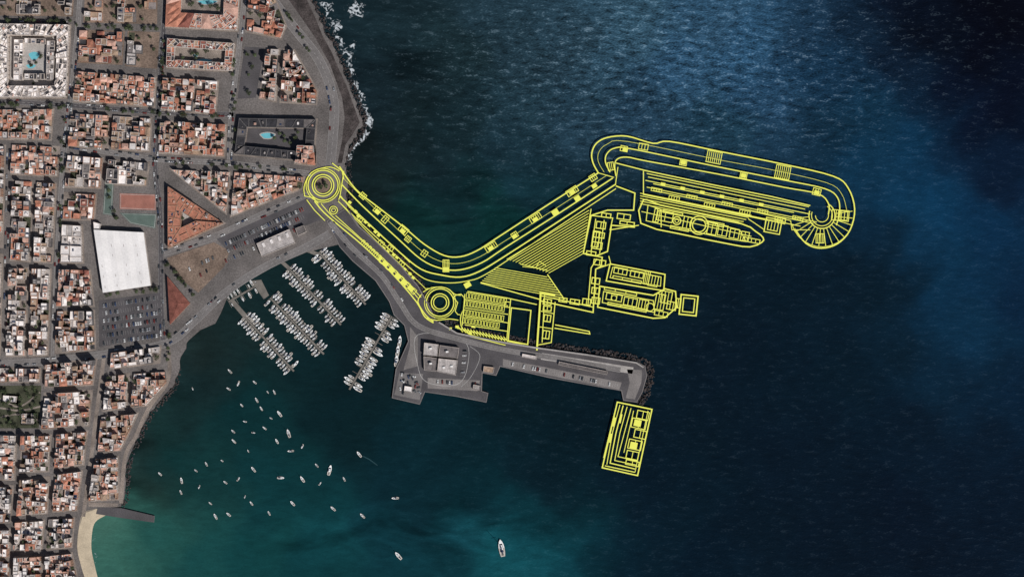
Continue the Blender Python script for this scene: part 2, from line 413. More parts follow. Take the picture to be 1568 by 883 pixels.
# ------------------------------------------------------------ town blocks
block([(-40,-60),(118,-60),(112,26),(-40,24)],'bgdlg',160,1,2,0.1,0.5,m=m_earth)
block([(134,-60),(243,-60),(241,38),(128,35)],'tbgl',180,1,2,0.2,0.4,m=m_earth)
block([(384,-60),(402,-55),(440,40),(432,62),(376,50)],'ttrp',150,1,2,0.4,0.1,0.3)
def ring(px,depth,cols,h,name,seg=12,court=None,pitch=0,pool=None,mw=None,trees=1.0,part=45):
    p=ccw(MM(px)); pad(p,m_pave); o=inset(p,1.5); q=inset(o,depth*S); n=len(o); b=B()
    for i in range(n):
        j=(i+1)%n; l=math.dist(o[i],o[j]); k=max(1,int(l/seg))
        for s in range(k):
            t0,t1=s/k,(s+1)/k; L=lambda a,c,t:(a[0]+(c[0]-a[0])*t,a[1]+(c[1]-a[1])*t)
            pp=inset([L(o[i],o[j],t0),L(o[i],o[j],t1),L(q[i],q[j],t1),L(q[i],q[j],t0)],0.03)
            hh=ZG+h+random.choice([-3,0,0,0])*(0.5 if h<8 else 1)
            if R()<pitch: hip(b,pp,ZG,hh,mw or m_wall,pick(cols))
            else:
                for r in split(pp,part):
                    z=hh+U(-0.3,0.3)
                    flat(b,inset(r,0.02),ZG,z,mw or m_wall,pick(cols)); clutter(b,r,z)
    b.obj(name)
    c=inset(q,1.0); 
    if area(c)>10:
        b=B(); poly_tri(b,c,ZG+0.17,court or m_pave); b.obj('courtyard')
        if pool:
            for (x,y,rx,ry) in pool:
                b=B(); w=M((x,y)); pts=[(w[0]+rx*S*math.cos(t*0.393)*(1+0.18*math.sin(t*1.2)),w[1]+ry*S*math.sin(t*0.393)) for t in range(16)]
                ribbon(b,pts,1.2,ZG+0.26,m_conl,True); b.face([(a[0],a[1],ZG+0.23) for a in pts],m_pool); b.obj('swimming_pool')
        cc=cen(c)
        for _ in range(int(area(c)/110*trees)):
            w=[R()**1.5 for _ in c]; s=sum(w); tree_at(sum(w[i]*c[i][0] for i in range(len(c)))/s,sum(w[i]*c[i][1] for i in range(len(c)))/s,0.6)
ring([(258,-60),(372,-60),(366,50),(253,44)],22,'tprt',7,'hotel_building',pitch=0.3,pool=[(318,4,15,4)],part=30)
ring([(-4,36),(110,38),(105,152),(-4,152)],17,'wwwlgd',10,'hotel_building',seg=7,court=m_conl,pool=[(53,86,9,7),(48,102,8,4)],trees=0.25,part=26)
for px in ([(24,62),(38,62),(37,124),(23,124)],[(74,64),(86,64),(84,124),(73,124)],[(40,60),(72,61),(72,69),(40,68)],[(40,114),(70,114),(70,123),(40,122)]):
    b=B()
    for r in split(ccw(MM(px)),40): flat(b,inset(r,0.03),ZG,ZG+6+U(-.4,.4),m_wall,pick('wwldg')); clutter(b,r,ZG+6.3)
    b.obj('hotel_pavilion')
ring([(256,58),(362,66),(358,112),(254,106)],12,'rrtdb',7,'apartment_building',pool=[(312,95,12,5),(300,86,4,3)],court=m_pave,part=30)
block([(122,46),(192,48),(188,100),(119,97)],'ttprb',170,1,2,0.4,0.3,m=m_earth)
block([(196,48),(245,50),(241,106),(192,102)],'bgl',200,1,2,0.1,0.6,m=m_earth)
block([(116,108),(241,118),(238,166),(112,157)],'tttppbw',60,1,2,0.2,0.02,0.15,part=28)
block([(249,118),(302,121),(297,174),(246,170)],'ttpwrl',90,1,3,0.2,0.05,part=35)
block([(302,121),(336,124),(332,178),(297,174)],'ttpwrl',90,1,3,0.2,0.08,part=35)
block([(375,72),(405,74),(392,150),(364,152)],'dggb',260,1,1,0,0.75,m=m_roadd,name='service_building')
block([(408,74),(430,75),(424,158),(396,152)],'wpptl',80,1,3,0.1,0.03,part=30)
block([(434,75),(452,76),(488,140),(486,162),(428,158)],'wpptlr',80,1,3,0.1,0.05,part=30)
block([(-40,167),(84,166),(80,216),(-40,214)],'tttppwbl',70,1,2,0.2,0.04,part=30)
block([(108,172),(170,176),(167,230),(104,226)],'tppwbg',100,1,2,0.15,0.1,part=40)
block([(173,176),(234,180),(231,234),(170,230)],'tpbbwg',100,1,2,0.15,0.15,part=40)
block([(245,184),(349,190),(345,242),(242,236)],'tttprwb',80,1,3,0.2,0.06,part=35)
ring([(366,180),(487,182),(484,216),(484,250),(358,238)],13,'dddgd',7,'apartment_building',seg=18,pool=[(410,208,11,5)],court=m_roadd,mw=m_walld,part=140,trees=0.6)
block([(455,222),(483,222),(486,256),(450,252)],'tpr',60,3,4,0.3,0,0,name='apartment_building')
block([(18,220),(93,224),(90,272),(16,268)],'ttppw',90,1,2,0.2,0.04,part=35)
block([(103,236),(160,241),(156,290),(98,288)],'wplgbw',120,1,3,0.05,0.08)
block([(166,243),(230,248),(226,286),(162,284)],'dggwl',200,1,2,0,0.15,m=m_pave)
block([(258,258),(300,260),(355,262),(348,330),(300,292)],'ppwtpbl',65,1,2,0.15,0.03,part=26)
block([(358,262),(468,270),(464,290),(352,334)],'ppwtpbl',65,1,2,0.15,0.03,part=26)
ring([(257,282),(347,342),(257,383)],20,'t',8,'triangular_apartment_building',seg=30,court=m_conl,mw=m_wallt,part=90)
for px,m in (([(184,296),(240,298),(239,322),(184,320)],m_court1),([(184,326),(240,328),(238,350),(200,342)],m_court2),([(163,254),(176,255),(172,330),(158,328)],m_court2)):
    b=B(); p=ccw(MM(px)); poly_tri(b,p,ZG+0.16,m); ribbon(b,inset(p,1),0.35,ZG+0.19,m_line,True); b.obj('sports_court')
# warehouse
b=B(); wp=[(146,352),(222,356),(233,437),(160,448)]
p=ccw(MM(wp)); walls(b,p,ZG,ZG+8,m_wall)
W=MM(wp)
L2=lambda a,c,t:(a[0]+(c[0]-a[0])*t,a[1]+(c[1]-a[1])*t)
for k in range(4):
    t0,t1=k/4,(k+1)/4; tm=(t0+t1)/2
    A0,A1,Am=L2(W[0],W[1],t0),L2(W[0],W[1],t1),L2(W[0],W[1],tm); C0,C1,Cm=L2(W[3],W[2],t0),L2(W[3],W[2],t1),L2(W[3],W[2],tm)
    b.face([(*C0,ZG+8.02),(*Cm,ZG+8.5),(*Am,ZG+8.5),(*A0,ZG+8.02)],m_whr); b.face([(*Cm,ZG+8.5),(*C1,ZG+8.02),(*A1,ZG+8.02),(*Am,ZG+8.5)],m_whr)
    b.face([(*A0,ZG+8.02),(*Am,ZG+8.5),(*A1,ZG+8.02)],m_whr); b.face([(*C1,ZG+8.02),(*Cm,ZG+8.5),(*C0,ZG+8.02)],m_whr)
    for r in range(6):
        if R()<0.6:
            q=L2(L2(W[0],W[1],tm-0.06),L2(W[3],W[2],tm-0.06),(r+0.5)/6); box(b,q[0],q[1],0.5,3,ZG+8.2,ZG+8.5,0.1,rt['l'])
b.obj('warehouse')
b=B(); flat(b,MM([(145,340),(156,343),(155,351),(146,351)]),ZG,ZG+6,m_wall,rt['w']); b.obj('warehouse_office')
MIX='wwlgtpbl'; WH='wwwllgbp'
block([(-40,222),(10,222),(6,380),(-40,380)],MIX,100,1,3,0.08,0.05)
block([(-40,388),(6,388),(2,545),(-40,545)],WH,100,1,3,0.05,0.05,part=40)
block([(20,275),(52,277),(48,402),(15,400)],MIX+'t',90,1,3,0.08,0.03,part=40)
block([(56,277),(88,280),(82,404),(52,402)],WH+'t',90,1,3,0.05,0.04,part=40)
block([(14,408),(45,409),(41,546),(9,546)],WH+'p',90,1,3,0.05,0.04,part=40)
block([(49,409),(80,410),(75,545),(45,546)],WH,90,1,3,0.05,0.04,part=40)
block([(98,294),(150,296),(146,338),(95,338)],'trpgw',90,1,2,0.2,0.12)
block([(95,342),(128,344),(130,404),(92,404)],'wwl',400,1,2,0,0,0,part=200,name='commercial_building')
block([(90,410),(140,412),(146,470),(87,470)],'tpprwl',90,1,3,0.2,0.05,part=35)
block([(87,474),(146,474),(148,536),(84,542)],WH+'t',100,1,3,0.05,0.05,part=40)
b=B(); p=MM([(258,424),(292,464),(262,496)]); hip(b,p,ZG,ZG+6,m_wallt,rt['r'],rise=2); b.obj('harbour_office')
b=B(); p=MM([(394,373),(444,351),(453,372),(402,393)]); flat(b,p,ZG,ZG+6,m_wall,rt['l'])
for t in range(4):
    q=M((405+t*12,375-t*5)); box(b,q[0],q[1],3,5,ZG+6,ZG+7.1,0.4,rt['w'])
b.obj('fish_market_building')
b=B(); p=MM([(453,350),(466,345),(470,355),(457,361)]); flat(b,p,ZG,ZG+4,m_wall,rt['g']); b.obj('harbour_kiosk')
pad(MM([(256,395),(328,371),(352,384),(344,408),(304,448),(268,420)]),m_earth,'bare_ground',ZG+0.1)
pad(MM([(332,366),(470,304),(498,334),(462,348),(388,372),(350,384)]),m_roadd,'car_park',ZG+0.08)
pad(MM([(152,460),(245,448),(247,515),(152,531)]),m_roadd,'car_park',ZG+0.08)
# old town
block([(-40,560),(64,562),(62,586),(-40,586)],WH,70,1,3,0.05,0.05)
pad(MM([(-40,590),(64,590),(60,655),(-40,655)]),m_green,'park')
for k in range(3):
    b=B(); ribbon(b,smooth(MM([(-40,600+k*22),(0,610+k*14),(30,622+k*6),(62,600+k*22)]),5),2.0,ZG+0.18+k*0.01,m_pave); b.obj('park_path')
for _ in range(46):
    q=M((U(-20,60),U(592,652))); tree_at(q[0],q[1],0.25)
block([(4,602),(30,604),(28,618),(4,616)],'wl',90,1,2,0,0)
block([(34,630),(58,630),(56,650),(32,650)],'bgl',90,1,1,0,0.2)
block([(70,556),(150,548),(144,590),(68,594)],MIX,75,1,3,0.08,0.06,part=35)
block([(68,600),(143,596),(138,652),(64,658)],'wtplgg',70,1,3,0.1,0.1,part=35)
block([(170,538),(248,528),(246,556),(168,566)],'wwlgp',80,1,3,0.03,0.04,part=35)
block([(164,574),(200,570),(196,625),(156,630)],MIX,55,1,3,0.1,0.03,part=30)
block([(204,570),(256,566),(258,586),(226,622),(200,624)],'wtpbpl',55,1,3,0.1,0.03,part=30)
block([(155,636),(214,630),(200,662),(186,690),(148,694)],'wtppbl',55,1,3,0.1,0.03,part=30)
block([(146,700),(183,697),(184,765),(134,768)],'wtpbl',55,1,3,0.1,0.03,part=30)
for px,c in (([(-40,662),(28,664),(24,735),(-40,735)],'tpwlg'),([(34,664),(80,664),(76,722),(30,724)],'wtpbg'),([(86,662),(136,658),(130,712),(82,718)],'wtpgb'),
           ([(30,732),(78,728),(74,786),(26,790)],'wlptb'),([(84,724),(128,718),(120,782),(80,784)],'wtpwl'),([(-40,742),(22,742),(18,800),(-40,800)],'wlwg'),
           ([(-40,808),(18,808),(16,900),(-40,900)],'tpwl'),([(24,796),(70,794),(66,842),(22,844)],'tpwwl'),([(74,792),(116,790),(112,838),(70,842)],'wlpg'),
           ([(22,850),(66,848),(66,910),(20,910)],'tpgwl'),([(70,848),(112,844),(120,880),(122,910),(70,910)],'wtpl'),([(-40,908),(120,918),(122,980),(-40,980)],'wtpl')):
    block(px,c+'wt',62,1,3,0.1,0.06,part=32)
block([(136,768),(182,770),(180,775),(136,775)],'lw',200,1,1,0,0,0)
# ------------------------------------------------------------ cars
def car_mesh(m):
    b=B(); hw=0.88
    prof=[(-2.15,0.3),(2.1,0.3),(2.15,0.7),(1.9,0.85),(0.95,0.98),(-1.9,1.0),(-2.18,0.85)]
    n=len(prof)
    for sg in (-1,1):
        f=[(x,sg*hw,z) for x,z in prof]; b.face(f if sg<0 else f[::-1],m)
    for i in range(n):
        j=(i+1)%n; b.face([(prof[i][0],hw,prof[i][1]),(prof[j][0],hw,prof[j][1]),(prof[j][0],-hw,prof[j][1]),(prof[i][0],-hw,prof[i][1])],m)
    lo=[(-1.75,-0.8),(0.95,-0.8),(0.95,0.8),(-1.75,0.8)]; hi=[(-1.25,-0.62),(0.2,-0.62),(0.2,0.62),(-1.25,0.62)]
    for i in range(4):
        j=(i+1)%4; b.face([(*lo[i],0.99),(*lo[j],0.99),(*hi[j],1.45),(*hi[i],1.45)],m_glass)
    b.face([(*h,1.45) for h in hi],m)
    for x in (-1.35,1.35):
        for y in (-0.82,0.82):
            r=[(x+0.32*math.cos(t*0.785),0.32+0.32*math.sin(t*0.785)) for t in range(8)]
            for s in (-0.1,0.1): b.face([(a,y+s,z) for a,z in r],m_tyre)
            for t in range(8):
                u=(t+1)%8; b.face([(r[t][0],y-0.1,r[t][1]),(r[u][0],y-0.1,r[u][1]),(r[u][0],y+0.1,r[u][1]),(r[t][0],y+0.1,r[t][1])],m_tyre)
    return b.mesh('parked_car')
CM=[car_mesh(mat('car_paint_%d'%i,c,0.03,rough=0.4,spec=0.4)) for i,c in enumerate([(205,205,205),(205,205,205),(140,142,146),(60,62,66),(34,36,40),(110,44,38),(52,66,96),(90,92,94)])]
def car(px,py,ang,z=ZG+0.12):
    q=M((px,py)); inst(random.choice(CM),'parked_car',q[0],q[1],z,ang+(math.pi if R()<0.5 else 0)+U(-0.03,0.03))
def carrow(p0,p1,ang,fill=0.8,z=ZG+0.12,step=3.5,lines=True):
    l=math.dist(p0,p1); n=int(l/step); b=B()
    for i in range(n+1):
        t=i/n; x=p0[0]+(p1[0]-p0[0])*t; y=p0[1]+(p1[1]-p0[1])*t
        if R()<fill and i<n: car(x+(p1[0]-p0[0])/n*0.5,y+(p1[1]-p0[1])/n*0.5,ang,z)
        q=M((x,y)); d=(math.cos(ang)*2.4,math.sin(ang)*2.4); ribbon(b,[(q[0]-d[0],q[1]-d[1]),(q[0]+d[0],q[1]+d[1])],0.12,z-0.02,m_line)
    b.obj('parking_bay_marking')
for k in range(6):
    y=464+k*11.5; carrow((158,y+4),(242,y-8),math.pi/2+0.14,0.55)
a0=math.atan2(62,138)
for k,(f,off) in enumerate(((0.7,8),(0.6,20),(0.35,34))):
    carrow((345,366+off),(465,312+off),a0-math.pi/2+0.0,f)
for k in range(3): carrow((272+k*14,402+k*12),(322+k*6,384+k*10),math.pi/2+0.3,0.3)
def along(px,off,n,z=ZG+0.1,fill=1):
    for _ in range(n):
        i=random.randrange(len(px)-1); t=R(); a,c=px[i],px[i+1]; l=math.dist(a,c); d=((c[0]-a[0])/l,(c[1]-a[1])/l); o=random.choice([-off,off])
        car(a[0]+(c[0]-a[0])*t-d[1]*o,a[1]+(c[1]-a[1])*t+d[0]*o,-math.atan2(d[1],d[0]),z)
along([(0,155),(110,162),(240,172),(360,176)],2.8,40); along([(96,222),(240,244),(350,250),(490,268)],2.8,45); along([(118,60),(108,160),(98,240),(88,400),(82,548)],2.8,60)
along([(250,60),(243,170),(238,255),(246,330),(247,450),(250,520)],2.8,60); along([(378,-40),(368,60),(355,170),(352,245)],2.8,30)
along([(0,556),(80,552),(160,542),(255,525),(300,490),(340,452),(400,412),(470,378)],3.6,34); along([(418,0),(452,45),(486,88),(505,130),(512,165),(510,210)],5,10)
along([(0,36),(110,38)],3,10); along([(14,230),(8,540)],2,30); along([(250,388),(330,362),(400,330),(470,302)],3.5,22)
along([(505,340),(540,380),(585,422),(612,462)],5,12,ZJ+0.14)
for _ in range(22): car(U(612,645),U(570,602),U(0,3),ZJ+0.06)
carrow((658,583),(730,588),math.pi/2,0.6,ZJ+0.12); carrow((780,556),(945,590),math.pi/2-0.2,0.3,ZJ+0.12); carrow((712,535),(708,575),0,0.5,ZJ+0.12)
for pth,n in (([(104,40),(92,400)],22),([(253,60),(243,240)],14),([(0,160),(360,180)],22),([(270,250),(480,262)],12),([(250,395),(300,455)],10),([(262,500),(258,560)],6),([(120,40),(240,46)],16),([(358,70),(360,240)],10),([(160,452),(245,442)],8),([(166,290),(180,340)],8),([(0,32),(110,34)],16),([(440,20),(480,90)],8)):
    for _ in range(n):
        t=R(); q=M((pth[0][0]+(pth[1][0]-pth[0][0])*t+U(-2,2),pth[0][1]+(pth[1][1]-pth[0][1])*t+U(-2,2))); tree_at(*q)
# ------------------------------------------------------------ boats
def boat_mesh(kind,name):
    b=B(); L=10.0; hm=m_hull if kind!='dark' else m_dkb
    st=[(-0.5,0.12),(-0.3,0.155),(0,0.17),(0.22,0.14),(0.38,0.085),(0.5,0.005)]
    top=[(L*x,L*w,0.9+0.5*max(0,x)) for x,w in st]; bot=[(L*x*0.93,L*w*0.7,-0.3) for x,w in st]
    n=len(st)
    for sg in (-1,1):
        for i in range(n-1):
            b.face([(top[i][0],sg*top[i][1],top[i][2]),(top[i+1][0],sg*top[i+1][1],top[i+1][2]),(bot[i+1][0],sg*bot[i+1][1],-0.3),(bot[i][0],sg*bot[i][1],-0.3)],hm)
    for i in range(n-1):
        b.face([(top[i][0],-top[i][1],top[i][2]),(top[i+1][0],-top[i+1][1],top[i+1][2]),(top[i+1][0],top[i+1][1],top[i+1][2]),(top[i][0],top[i][1],top[i][2])],m_hull if i>1 else m_deck)
    b.face([(top[0][0],-top[0][1],0.9),(top[0][0],top[0][1],0.9),(bot[0][0],bot[0][1],-0.3),(bot[0][0],-bot[0][1],-0.3)],hm)
    def cabin(x0,x1,w,z0,z1,tp,m,mt):
        lo=[(x0,-w),(x1,-w*0.75),(x1,w*0.75),(x0,w)]; hi=[(x0+tp*0.3,-w*0.8),(x1-tp,-w*0.55),(x1-tp,w*0.55),(x0+tp*0.3,w*0.8)]
        for i in range(4):
            j=(i+1)%4; b.face([(*lo[i],z0),(*lo[j],z0),(*hi[j],z1),(*hi[i],z1)],m)
        b.face([(*h,z1) for h in hi],mt)
    if kind in('sail','dark'):
        cabin(-1.4,2.6,1.05,0.93,1.5,0.9,m_glass,m_hull); cabin(-4.4,-1.9,0.85,0.94,1.0,0.05,m_deck,m_pont)
        cyl(b,0.9,0,0.1,1.4,13,m_alu,6)
        prism(b,[(-3.4,-0.22),(0.8,-0.16),(0.8,0.16),(-3.4,0.22)],2.2,2.65,m_blue,m_blue)
        cabin(-2.4,-1.3,0.9,1.5,2.0,0.3,m_blue,m_blue)
        prism(b,[(0.7,-1.3),(0.85,-1.3),(0.85,1.3),(0.7,1.3)],7,7.12,m_alu,m_alu)
    else:
        cabin(-2.2,2.4,1.25,0.93,1.9,1.3,m_glass,m_hull); cabin(-1.8,0.4,1.0,1.9,2.5,0.5,m_hull,m_hull if kind=='motor' else m_blue)
        cabin(-4.6,-2.4,1.0,0.94,1.0,0.05,m_deck,m_pont); prism(b,[(-5.5,-0.9),(-5.0,-0.9),(-5.0,0.9),(-5.5,0.9)],0.1,0.35,m_pont,m_pont)
    return b.mesh(name)
BM=[('sailing_boat',boat_mesh('sail','sailing_boat')),('sailing_boat',boat_mesh('dark','sailing_boat')),('motor_boat',boat_mesh('motor','motor_boat')),('motor_boat',boat_mesh('motor2','motor_boat'))]
def boat(px,py,ang,L,kinds=(0,0,0,1,2,3,2)):
    q=M((px,py)); k=random.choice(kinds); o=inst(BM[k][1],BM[k][0],q[0],q[1],0.0,ang,L/10); return o
def pontoon(p0,p1,Lb=9.5,step=5.2,fill=0.9,sides=(1,-1)):
    a,c=Vector(p0),Vector(p1); l=(c-a).length; d=(c-a)/l; nn=Vector((-d.y,d.x)); b=B()
    def slab(q0,q1,w,z):
        u=Vector(M(q0));v=Vector(M(q1)); e=(v-u).normalized(); m=Vector((-e.y,e.x))*w/2
        prism(b,[tuple(u-m),tuple(v-m),tuple(v+m),tuple(u+m)],-0.3,z,m_pont,m_pont)
    slab(a,c,2.2,0.55)
    n=int(l/step)
    for i in range(n):
        q=a+d*(i+0.5)*step
        for s in sides:
            if i%2==0: slab(q-d*step*0.5+nn*s*1.6,q-d*step*0.5+nn*s*10,0.5,0.45)
            if R()<fill:
                Lx=Lb*U(0.65,1.15); o=q+nn*s*(2.4+Lx/2/S); v=nn*s
                boat(o.x,o.y,math.atan2(-v.y,v.x)+(math.pi if R()<0.3 else 0)+U(-0.05,0.05),Lx)
    b.obj('floating_pontoon')
pontoon((488,386),(560,466),10,5.2,0.9); pontoon((442,411),(522,497),9,5.3,0.84); pontoon((414,456),(496,542),10,5.2,0.92); pontoon((374,484),(450,568),9.5,5.2,0.88)
pontoon((600,484),(535,596),11,5.7,0.88)
pontoon((350,462),(402,432),7,6,0.5)
b=B(); prism(b,MM([(384,430),(400,428),(412,452),(404,458)]),-0.3,0.6,m_pont,m_pont); prism(b,MM([(352,462),(358,458),(382,486),(376,490)]),-0.3,0.61,m_pont,m_pont); b.obj('access_gangway')
b=B(); prism(b,MM([(470,386),(478,383),(492,388),(486,392)]),-0.3,0.6,m_pont,m_pont); prism(b,MM([(430,403),(436,401),(446,410),(441,413)]),-0.3,0.6,m_pont,m_pont);b.obj('access_gangway')
for x,y in ((612,522),(609,537),(607,552)): boat(x,y,1.45,13,(2,3))
for x,y,L in [(352,568,7),(350,595,6),(365,587,7),(390,585,6),(393,612,7),(400,625,6),(428,633,9),(357,660,6),(358,675,7),(375,645,5),(388,662,5),(405,655,6),(424,675,7),(442,663,11),(445,690,8),(463,683,6),(485,712,6),(505,719,13),(527,733,6),(430,731,9),(463,733,9),(490,740,5),(388,718,8),(365,733,6),(345,738,6),(316,710,6),(245,725,6),(278,735,8),(277,753,6),(305,745,5),(322,770,5),(330,790,8),(350,787,7),(385,770,6),(412,785,6),(448,770,8),(510,778,8),(555,789,8),(605,762,9),(610,850,12),(295,595,4),(370,620,5),(410,600,4),(380,690,4),(550,695,9),(415,640,4),(340,705,4),(300,720,5),(375,760,4),(420,600,6)]:
    boat(x,y,U(1.9,2.6) if R()<0.7 else U(0,6.28),L*0.92)
boat(768,838,1.75,20,(0,))
b=B(); ribbon(b,MM([(556,698),(566,703),(578,712)]),1.1,0.06,mat('wake_foam',(34,62,68),0.3)); b.obj('boat_wake')
# ------------------------------------------------------------ harbour extension plan (yellow line drawing)
PZ=[3.4]
plan=bpy.data.objects.new('harbour_extension_plan',None); COL.objects.link(plan)
LW=1.02
class Plan:
    def __init__(s,name): s.b=B(); s.name=name
    def l(s,pts,w=1.5,closed=False,sm=0):
        p=MM(pts)
        if sm: p=smooth(p,sm,closed)
        PZ[0]+=0.0015; ribbon(s.b,p,w*S*LW,PZ[0],m_yel,closed)
    def c(s,x,y,r,w=1.5,ry=None,a0=0,a1=360):
        n=max(10,int(abs(a1-a0)/12)); full=abs(a1-a0)>=360
        pts=[(x+r*math.cos(math.radians(a0+(a1-a0)*i/n)),y+(ry or r)*math.sin(math.radians(a0+(a1-a0)*i/n))) for i in range(n if full else n+1)]
        s.l(pts,w,full)
    def rect(s,cx,cy,w,h,ang=0,lw=1.1,n=0,fill=False):
        a=math.radians(ang); c,q=math.cos(a),math.sin(a)
        T=lambda x,y:(cx+x*c-y*q,cy+x*q+y*c)
        P=[T(-w/2,-h/2),T(w/2,-h/2),T(w/2,h/2),T(-w/2,h/2)]
        if fill:
            PZ[0]+=0.0015; s.b.face([(*M(x),PZ[0]) for x in P[::-1]],m_yel); return
        s.l(P,lw,True)
        for i in range(n):
            x=-w/2+w*(i+1)/(n+1); s.l([T(x,-h/2),T(x,h/2)],lw*0.8)
    def hatch(s,a,b_,c,d,n,w=1.0):
        for i in range(n):
            t=i/(n-1) if n>1 else 0; s.l([(a[0]+(c[0]-a[0])*t,a[1]+(c[1]-a[1])*t),(b_[0]+(d[0]-b_[0])*t,b_[1]+(d[1]-b_[1])*t)],w)
    def done(s): s.b.obj(s.name,plan)
P=Plan('roundabout_outline')
for r,w in ((13,1.2),(16.5,1.6),(23,1.6),(26,1.2)): P.c(495,284,r,w)
P.l([(467,300),(466,286),(474,268),(486,260),(506,256),(520,262)],1.3,sm=3); P.l([(509,250),(524,262),(527,275)],1.5); P.l([(466,300),(480,303),(488,312)],1.3); P.l([(470,306),(482,322),(498,338)],1.3)
for r,w in ((10,1.3),(13.5,1.5),(21,1.5),(24,1)): P.c(674,463,r,w)
P.l([(648,447),(662,440),(684,441),(696,450),(706,452)],1.3,sm=3); P.l([(652,486),(668,490),(688,488),(702,490)],1.3,sm=3); P.l([(694,455),(701,463),(697,476),(706,482),(712,462),(706,450)],1.2,True,2)
P.c(511,322,6,1.2); P.c(511,322,3,1); P.l([(646,450),(640,462),(652,482),(664,492)],1.5,sm=3)
P.done()
P=Plan('breakwater_outline')
armL=[[(520,255),(545,290),(580,318),(620,349),(650,374),(680,391),(705,393),(730,384),(760,365),(840,313),(916,265)],
[(528,275),(560,306),(610,352),(648,386),(678,401),(705,403),(735,393),(770,371),(850,320),(930,268)],
[(524,283),(556,316),(608,364),(645,397),(676,411),(705,413),(738,402),(775,378),(860,324),(938,273)],
[(520,300),(560,338),(612,386),(645,412),(676,421),(706,424),(735,415),(775,391),(860,336),(943,282)],
[(518,308),(560,348),(610,394),(640,420),(660,430),(690,433),(716,430),(740,422),(790,390),(943,289)]]
for p,w in zip(armL,(1.9,0.6,1.8,1.9,1.3)): P.l(p,w,sm=4)
P.l([(527,262),(521,300),(519,306)],1.4); P.l([(916,265),(940,272)],1.2)
out=[[(916,265),(908,250),(906,235),(913,220),(930,211),(960,209),(1000,220),(1025,217),(1100,232),(1200,252),(1275,270),(1298,288),(1308,320),(1301,352),(1282,373),(1257,380),(1234,373),(1216,350)],
[(925,264),(916,248),(917,233),(930,221),(960,217),(1100,245),(1180,260),(1265,280),(1288,297),(1296,322)],
[(934,264),(927,249),(929,236),(942,227),(970,229),(1100,256),(1200,276),(1262,289),(1282,303),(1285,325),(1280,345)],
[(943,270),(941,254),(945,244),(960,241),(990,247),(1100,267),(1200,287),(1252,297),(1268,312),(1268,328)]]
for p,w in zip(out,(1.9,0.6,1.7,1.7)): P.l(p,w,sm=4)
P.c(1258,330,48,1.0,a0=10,a1=165); P.c(1258,330,20,1.6,a0=-60,a1=200); P.c(1258,330,16,1.1,a0=-60,a1=200); P.c(1258,330,10,1.1,a0=-20,a1=180)
for i in range(15):
    a=math.radians(-8+i*13); P.l([(1258+21*math.cos(a),330+21*math.sin(a)),(1258+47*math.cos(a),330+47*math.sin(a))],1.0)
for cx,cy,w,h,ang,n in ((1093,241,22,18,11,6),(1198,264,22,20,11,6),(985,225,14,9,10,2),(955,228,10,8,12,1),(1046,249,10,9,11,2),(1138,269,10,9,11,2),(1250,294,12,10,14,2),(1286,330,26,16,5,3),(1290,330,14,14,5,2),(1255,365,12,14,0,4),
  (908,272,10,9,-33,2),(876,293,18,9,-33,4),(850,325,9,7,-33,2),(884,304,8,7,-33,2),(820,334,18,9,-33,4),(788,360,9,8,-33,2),(752,378,18,9,-33,4),(683,407,9,18,0,3),(618,352,14,10,40,3),(590,336,8,10,40,1),(625,366,8,8,40,2),(578,322,10,9,40,2),(650,388,8,9,36,1),(716,436,9,7,-30,2),(556,300,9,8,42,2),(935,255,9,12,-10,2)):
    P.rect(cx,cy,w,h,ang,1.1,n)
for cx,cy,ang in ((683,412,0),(850,325,-33),(788,362,-33),(884,304,-33),(910,285,-33),(1046,249,11),(1138,269,11),(1250,295,14),(957,230,12),(752,380,-33),(820,336,-33),(617,354,40),(876,294,-33),(716,436,-30),(578,324,40)): P.rect(cx,cy,8,6,ang,fill=True)
P.done()
P=Plan('jetty_road_outline')
for p,w in (([(482,308),(496,325),(525,350),(556,376),(600,418),(638,462),(650,484),(664,494)],1.8),([(492,312),(510,332),(540,356),(580,392),(618,430),(640,456)],1.2),
   ([(514,330),(556,368),(600,408),(645,455)],1.2),([(522,312),(560,352),(600,392),(640,430)],1.0)): P.l(p,w,sm=3)
for i in range(17):
    t=i/16; x,y=582+52*t,396+50*t; P.rect(x,y,5,8,43,1.0,fill=(i%3!=1))
for i in range(6): P.rect(556+i*5,371+i*4.6,3.6,7,43,0.9)
for x,y in ((536,310),(545,324),(549,331),(560,340),(566,345),(575,355),(580,360),(588,380),(594,385),(603,390),(608,394),(620,412),(628,419),(633,425)): P.rect(x,y,5,4,40,fill=True)
for x,y in ((552,335),(584,372),(598,380),(615,404)): P.rect(x,y,9,6,40,1.0,1)
for p in ([(522,300),(536,318),(556,337)],[(640,430),(652,442),(662,441)],[(586,362),(604,378),(628,402)]): P.l(p,1.0)
P.done()
P=Plan('marina_berth_outline')
P.hatch((776,397),(902,322),(840,418),(893,388),15,1.0); P.l([(905,320),(893,388)],1.5); P.l([(796,404),(838,414)],1.1)
P.hatch((758,410),(838,424),(736,432),(862,456),9,1.05); P.l([(838,420),(864,458)],1.5); P.l([(736,433),(826,458)],1.6)
P.l([(800,408),(820,410),(826,400),(836,407)],1.0)
P.done()
P=Plan('quay_outline')
for p,w in (([(943,285),(972,296),(970,322),(930,322),(905,330),(893,388),(912,392),(930,385),(936,345),(972,348)],1.8),([(905,330),(938,334),(934,352),(978,345)],1.4),([(912,335),(905,385)],1.3),([(925,337),(918,388)],1.3),
   ([(943,250),(990,262),(1090,283),(1180,301),(1240,315)],1.6),([(985,262),(985,298),(1100,322),(1178,338)],1.4),([(946,256),(942,284)],1.2)): P.l(p,w)
